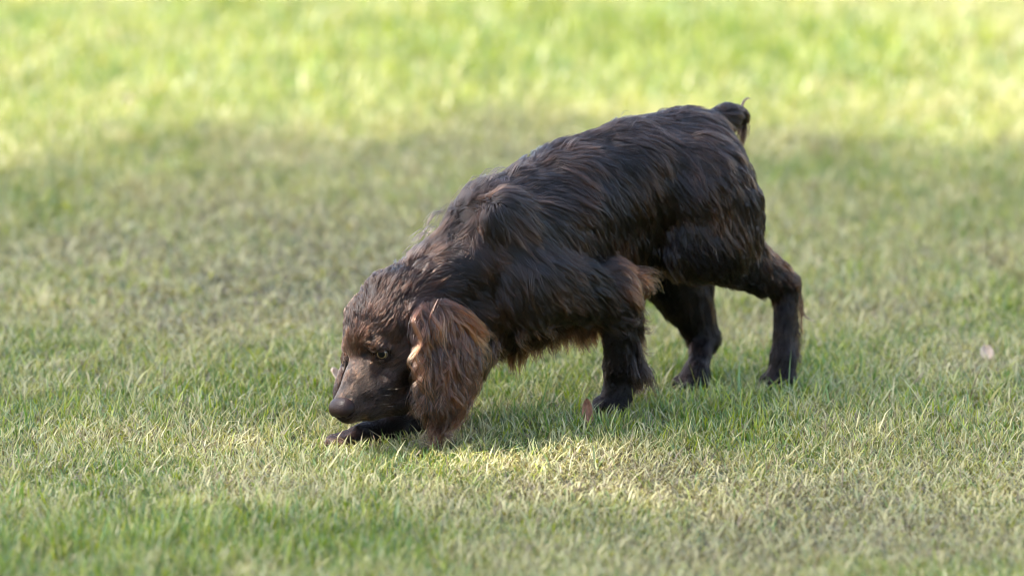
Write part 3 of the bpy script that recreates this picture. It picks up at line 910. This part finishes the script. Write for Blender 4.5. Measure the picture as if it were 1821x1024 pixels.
FEET = [T(1387, 690, .074), T(1230, 692, .002), T(1094, 728, .045)]
def clear_of_dog(xy, z=.012, gap=.004):
    X = np.concatenate([xy, np.full((len(xy), 1), z)], 1)
    ok = np.ones(len(xy), bool)
    m = np.all((X > lo + .01) & (X < hi - .01), axis=1)
    ok[m] = sdf(X[m]) > gap
    return ok

def lawn(n, y0, y1, margin, lmean, wmean, segs, upright):
    xy = scatter(n, y0, y1, margin)
    cl = np.clip(.5 + .35 * F3(xy) + .35 * F4(xy), .05, 1.2)
    xy = xy[rng.random(len(xy)) < .45 + .55 * cl]
    xy = xy[clear_of_dog(xy)]
    d = dryness(xy)
    L = lmean * np.exp(rng.normal(size=len(xy)) * .30) * (1 + .16 * F2(xy) + .14 * F3(xy)) * np.clip(1.25 - .75 * d, .45, 1.3)
    W = wmean * np.exp(rng.normal(size=len(xy)) * .28)
    for ft_ in FEET:                                             # pressed flat round the paws
        L = L * np.clip(np.linalg.norm((xy - ft_[:2] - np.array([0, -.03])) / np.array([.05, .06]), axis=1), .8, 1)
    lean = np.abs(rng.normal(size=len(xy))) * (.75 - .35 * upright) + .15 + .5 * d
    return blades(xy, np.clip(L, .008, .11), W, lean, segs, d)

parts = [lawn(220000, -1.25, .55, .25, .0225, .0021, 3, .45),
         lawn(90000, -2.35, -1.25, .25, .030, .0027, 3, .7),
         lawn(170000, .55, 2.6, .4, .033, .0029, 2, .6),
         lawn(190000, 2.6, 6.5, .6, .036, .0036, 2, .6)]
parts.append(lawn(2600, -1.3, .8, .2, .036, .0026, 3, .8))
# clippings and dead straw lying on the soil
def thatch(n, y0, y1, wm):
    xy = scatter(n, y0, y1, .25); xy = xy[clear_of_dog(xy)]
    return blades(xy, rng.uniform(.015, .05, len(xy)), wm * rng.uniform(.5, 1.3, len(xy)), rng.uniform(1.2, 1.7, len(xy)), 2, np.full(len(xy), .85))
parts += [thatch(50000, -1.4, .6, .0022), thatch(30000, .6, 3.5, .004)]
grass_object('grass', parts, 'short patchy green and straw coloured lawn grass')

# ------------------------------------------------------------------ fallen leaves
def leaf_mat(name, c1, c2):
    m, n, l, b = mat(name)
    t = n.new('ShaderNodeTexCoord'); z = n.new('ShaderNodeTexNoise'); z.inputs['Scale'].default_value = 130; z.inputs['Detail'].default_value = 5
    c = n.new('ShaderNodeValToRGB'); c.color_ramp.elements[0].position = .35; c.color_ramp.elements[0].color = (*c1, 1); c.color_ramp.elements[1].position = .68; c.color_ramp.elements[1].color = (*c2, 1)
    l.new(t.outputs['Object'], z.inputs['Vector']); l.new(z.outputs['Fac'], c.inputs[0]); l.new(c.outputs[0], b.inputs['Base Color'])
    b.inputs['Roughness'].default_value = .7
    return m
m_leafd = leaf_mat('brown dead leaf', (.10, .035, .015), (.24, .10, .045))
m_leafp = leaf_mat('pale dead leaf', (.42, .28, .18), (.55, .42, .30))

def leaf(name, pos, length, width, tilt, roll, yaw, material, label, curl=.25):
    nu, nv = 10, 7
    V = []
    for i in range(nu):
        t = i / (nu - 1)
        w = width * (math.sin(math.pi * min(1, t * .92 + .06)) ** .8) * (1 + .08 * math.sin(9 * t))
        for j in range(nv):
            s = j / (nv - 1) * 2 - 1
            V.append((s * w * .5, (t - .0) * length, curl * width * (s * s) + curl * .4 * length * (t - .5) ** 2 - (.0012 if j == nv // 2 else 0)))
    F = [(i * nv + j, i * nv + j + 1, (i + 1) * nv + j + 1, (i + 1) * nv + j) for i in range(nu - 1) for j in range(nv - 1)]
    o = bpy.data.objects.new(name, None); COL.objects.link(o)
    o.location = pos; o.rotation_euler = (tilt, roll, yaw)
    o['label'] = label; o['category'] = 'leaf'; o['group'] = 'fallen leaves on the lawn'
    b = mesh_obj('leaf_blade', V, F, material, o)
    md = b.modifiers.new('t', 'SOLIDIFY'); md.thickness = .0006
    ns = 6
    SV = []
    for i in range(5):
        t = i / 4
        for k in range(ns):
            a = 2 * math.pi * k / ns
            SV.append((.0009 * math.cos(a), -.022 + .024 * t, .0009 * math.sin(a) + .004 * (1 - t) ** 2 + curl * .1 * length))
    SF = [(i * ns + k, i * ns + (k + 1) % ns, (i + 1) * ns + (k + 1) % ns, (i + 1) * ns + k) for i in range(4) for k in range(ns)]
    mesh_obj('leaf_stalk', SV, SF, material, o)
    return o
def gp(px, py, z=.012): return tuple(ground_at(px, py, z).tolist())
leaf('fallen_leaf', gp(1045, 758, .006), .040, .016, R(72), 0, R(8), m_leafd, 'small dark brown dead leaf standing in the grass before the foreleg')
leaf('fallen_leaf', gp(612, 690, .022), .036, .026, R(40), R(10), R(55), m_leafp, 'pale pinkish dead leaf beside the muzzle of the dog')
leaf('fallen_leaf', gp(1755, 642, .006), .026, .022, R(48), R(5), R(10), m_leafp, 'pale pink dead leaf lying alone in grass behind the dog')
leaf('fallen_leaf', gp(232, 198, .010), .034, .024, R(50), 0, R(20), m_leafp, 'blurred pale leaf on the sunny lawn far behind the head')

# ------------------------------------------------------------------ the tree out of frame whose crown is shaped to shade this part of the lawn
m_bark = leaf_mat('grey brown bark', (.07, .05, .035), (.16, .12, .09))
m_tleaf, tn, tl_, tb_ = mat('tree leaf')
tb_.inputs['Base Color'].default_value = (.06, .11, .025, 1)
ttr = tn.new('ShaderNodeBsdfTranslucent'); ttr.inputs['Color'].default_value = (.16, .24, .04, 1)
tms = tn.new('ShaderNodeMixShader'); tms.inputs[0].default_value = .35
tl_.new(tb_.outputs[0], tms.inputs[1]); tl_.new(ttr.outputs[0], tms.inputs[2]); tl_.new(tms.outputs[0], tn['Material Output'].inputs['Surface'])
CROWN_H = 14.0
SHADE = np.array([.3, -1.2, 0])
CC = SHADE + SUN_DIR * CROWN_H / SUN_DIR[2]
edge = np.array([ground_at(x, y)[:2] for x, y in ((-900, 330), (0, 296), (300, 290), (560, 262), (820, 236), (1100, 245), (1340, 262), (1600, 290), (1821, 300), (2600, 300))])
HG = HEYE - SUN_DIR * (HEYE[2] / SUN_DIR[2])
EW, EW2 = Waves(91, 1.0, 10, 2), Waves(92, .35, 10, 2)
def shade_keep(g):
    """How likely a leaf over ground point g is to be there: set by the shade wanted there, dense over the dark band and the dog, thin over the sunny patches and the head, none past the edge."""
    lim = np.interp(g[:, 0], edge[:, 0], edge[:, 1])
    lim = lim + .06 * EW(g[:, :2]) + .05 * EW2(g[:, :2])
    k = np.clip((lim - g[:, 1]) / .55 + .5, 0, 1)
    far = np.clip((g[:, 1] + .55) / .9, 0, 1)
    k = k * (.36 + .64 * far)
    k = k + (1 - k) * .40 * blob(g[:, :2], 1110, 730, .38, .24)
    gap = 1.0 * np.exp(-(((g[:, :2] - HG[:2] - np.array([.07, 0])) / np.array([.24, .20])) ** 2).sum(1))
    for (px, py, rx, ry, a) in ((1660, 770, .40, .22, .45), (1300, 850, .35, .16, .3), (250, 800, .35, .14, .3)):
        gap += a * blob(g[:, :2], px, py, rx, ry)
    return k * np.clip(1 - gap, .03, 1)
n = 105000
q = rng.normal(size=(n, 3)); q /= np.linalg.norm(q, axis=1, keepdims=True); q *= rng.random(n)[:, None] ** .45
Pl = CC + q * np.array([4.3, 4.6, 2.6])
g0 = Pl - SUN_DIR * (Pl[:, 2:] / SUN_DIR[2])
CW = Waves(77, .9)
keep = (rng.random(n) < shade_keep(g0)) & (CW(Pl) > -1.6)
Pl = Pl[keep]
n = len(Pl)
tree = bpy.data.objects.new('tree', None); COL.objects.link(tree)
tbase = np.array([CC[0] - .8, CC[1] + .9, 0])
tree.location = tbase.tolist()
tree['label'] = 'broad leafy tree standing out of frame and shading the lawn'
tree['category'] = 'tree'
def rand_dirs(n):
    v = rng.normal(size=(n, 3)); return v / np.linalg.norm(v, axis=1, keepdims=True)
a = rand_dirs(n); b = np.cross(a, rand_dirs(n)); b /= np.linalg.norm(b, axis=1, keepdims=True)
c = np.cross(a, b)
ls = rng.uniform(.046, .070, n)[:, None]
LV = np.stack([Pl - a * ls, Pl - a * ls * .1 + b * ls * .5 + c * ls * .1, Pl + a * ls, Pl - a * ls * .1 - b * ls * .5 + c * ls * .1], 1) - tbase
LF = np.arange(n * 4).reshape(n, 4)
cr_o = mesh_obj('crown', LV.reshape(-1, 3), LF, m_tleaf, tree, smooth=False)
cr_o['kind'] = 'stuff'
def limb(path, radii, ns=9):
    V, F = [], []
    for i, (p_, r_) in enumerate(zip(path, radii)):
        d_ = unit(path[min(i + 1, len(path) - 1)] - path[max(i - 1, 0)])
        u_ = unit(np.cross(d_, [.3, .9, .1])); w_ = np.cross(d_, u_)
        for k in range(ns):
            t_ = 2 * math.pi * k / ns
            V.append(p_ + (u_ * math.cos(t_) + w_ * math.sin(t_)) * r_ * (1 + .07 * math.sin(3 * t_ + i)))
    for i in range(len(path) - 1):
        for k in range(ns):
            F.append((i * ns + k, i * ns + (k + 1) % ns, (i + 1) * ns + (k + 1) % ns, (i + 1) * ns + k))
    return V, F
tp = [np.array([.03 * i * (-1) ** i, .02 * i, h_]) for i, h_ in enumerate((0, .5, 2.2, 5, 7.5, 10, 12.5))]
mesh_obj('trunk', *limb(tp, (.42, .30, .25, .23, .20, .17, .12), 14), m_bark, tree)
for i in range(10):
    st_ = tp[3 + i % 4]
    en_ = CC - tbase + np.array([math.cos(i * 2.4) * 3.2, math.sin(i * 2.4) * 3.4, rng.uniform(-1.2, 1.5)])
    en_ = CC - tbase + (en_ - (CC - tbase)) * rng.uniform(.5, 1)
    md_ = st_ * .5 + en_ * .5 + np.array([0, 0, .6])
    mesh_obj('limb', *limb([st_, st_ * .75 + en_ * .25 + np.array([0, 0, .35]), md_, en_ * .8 + st_ * .2 + np.array([0, 0, .3]), en_], (.11, .085, .06, .035, .012), 8), m_bark, tree)
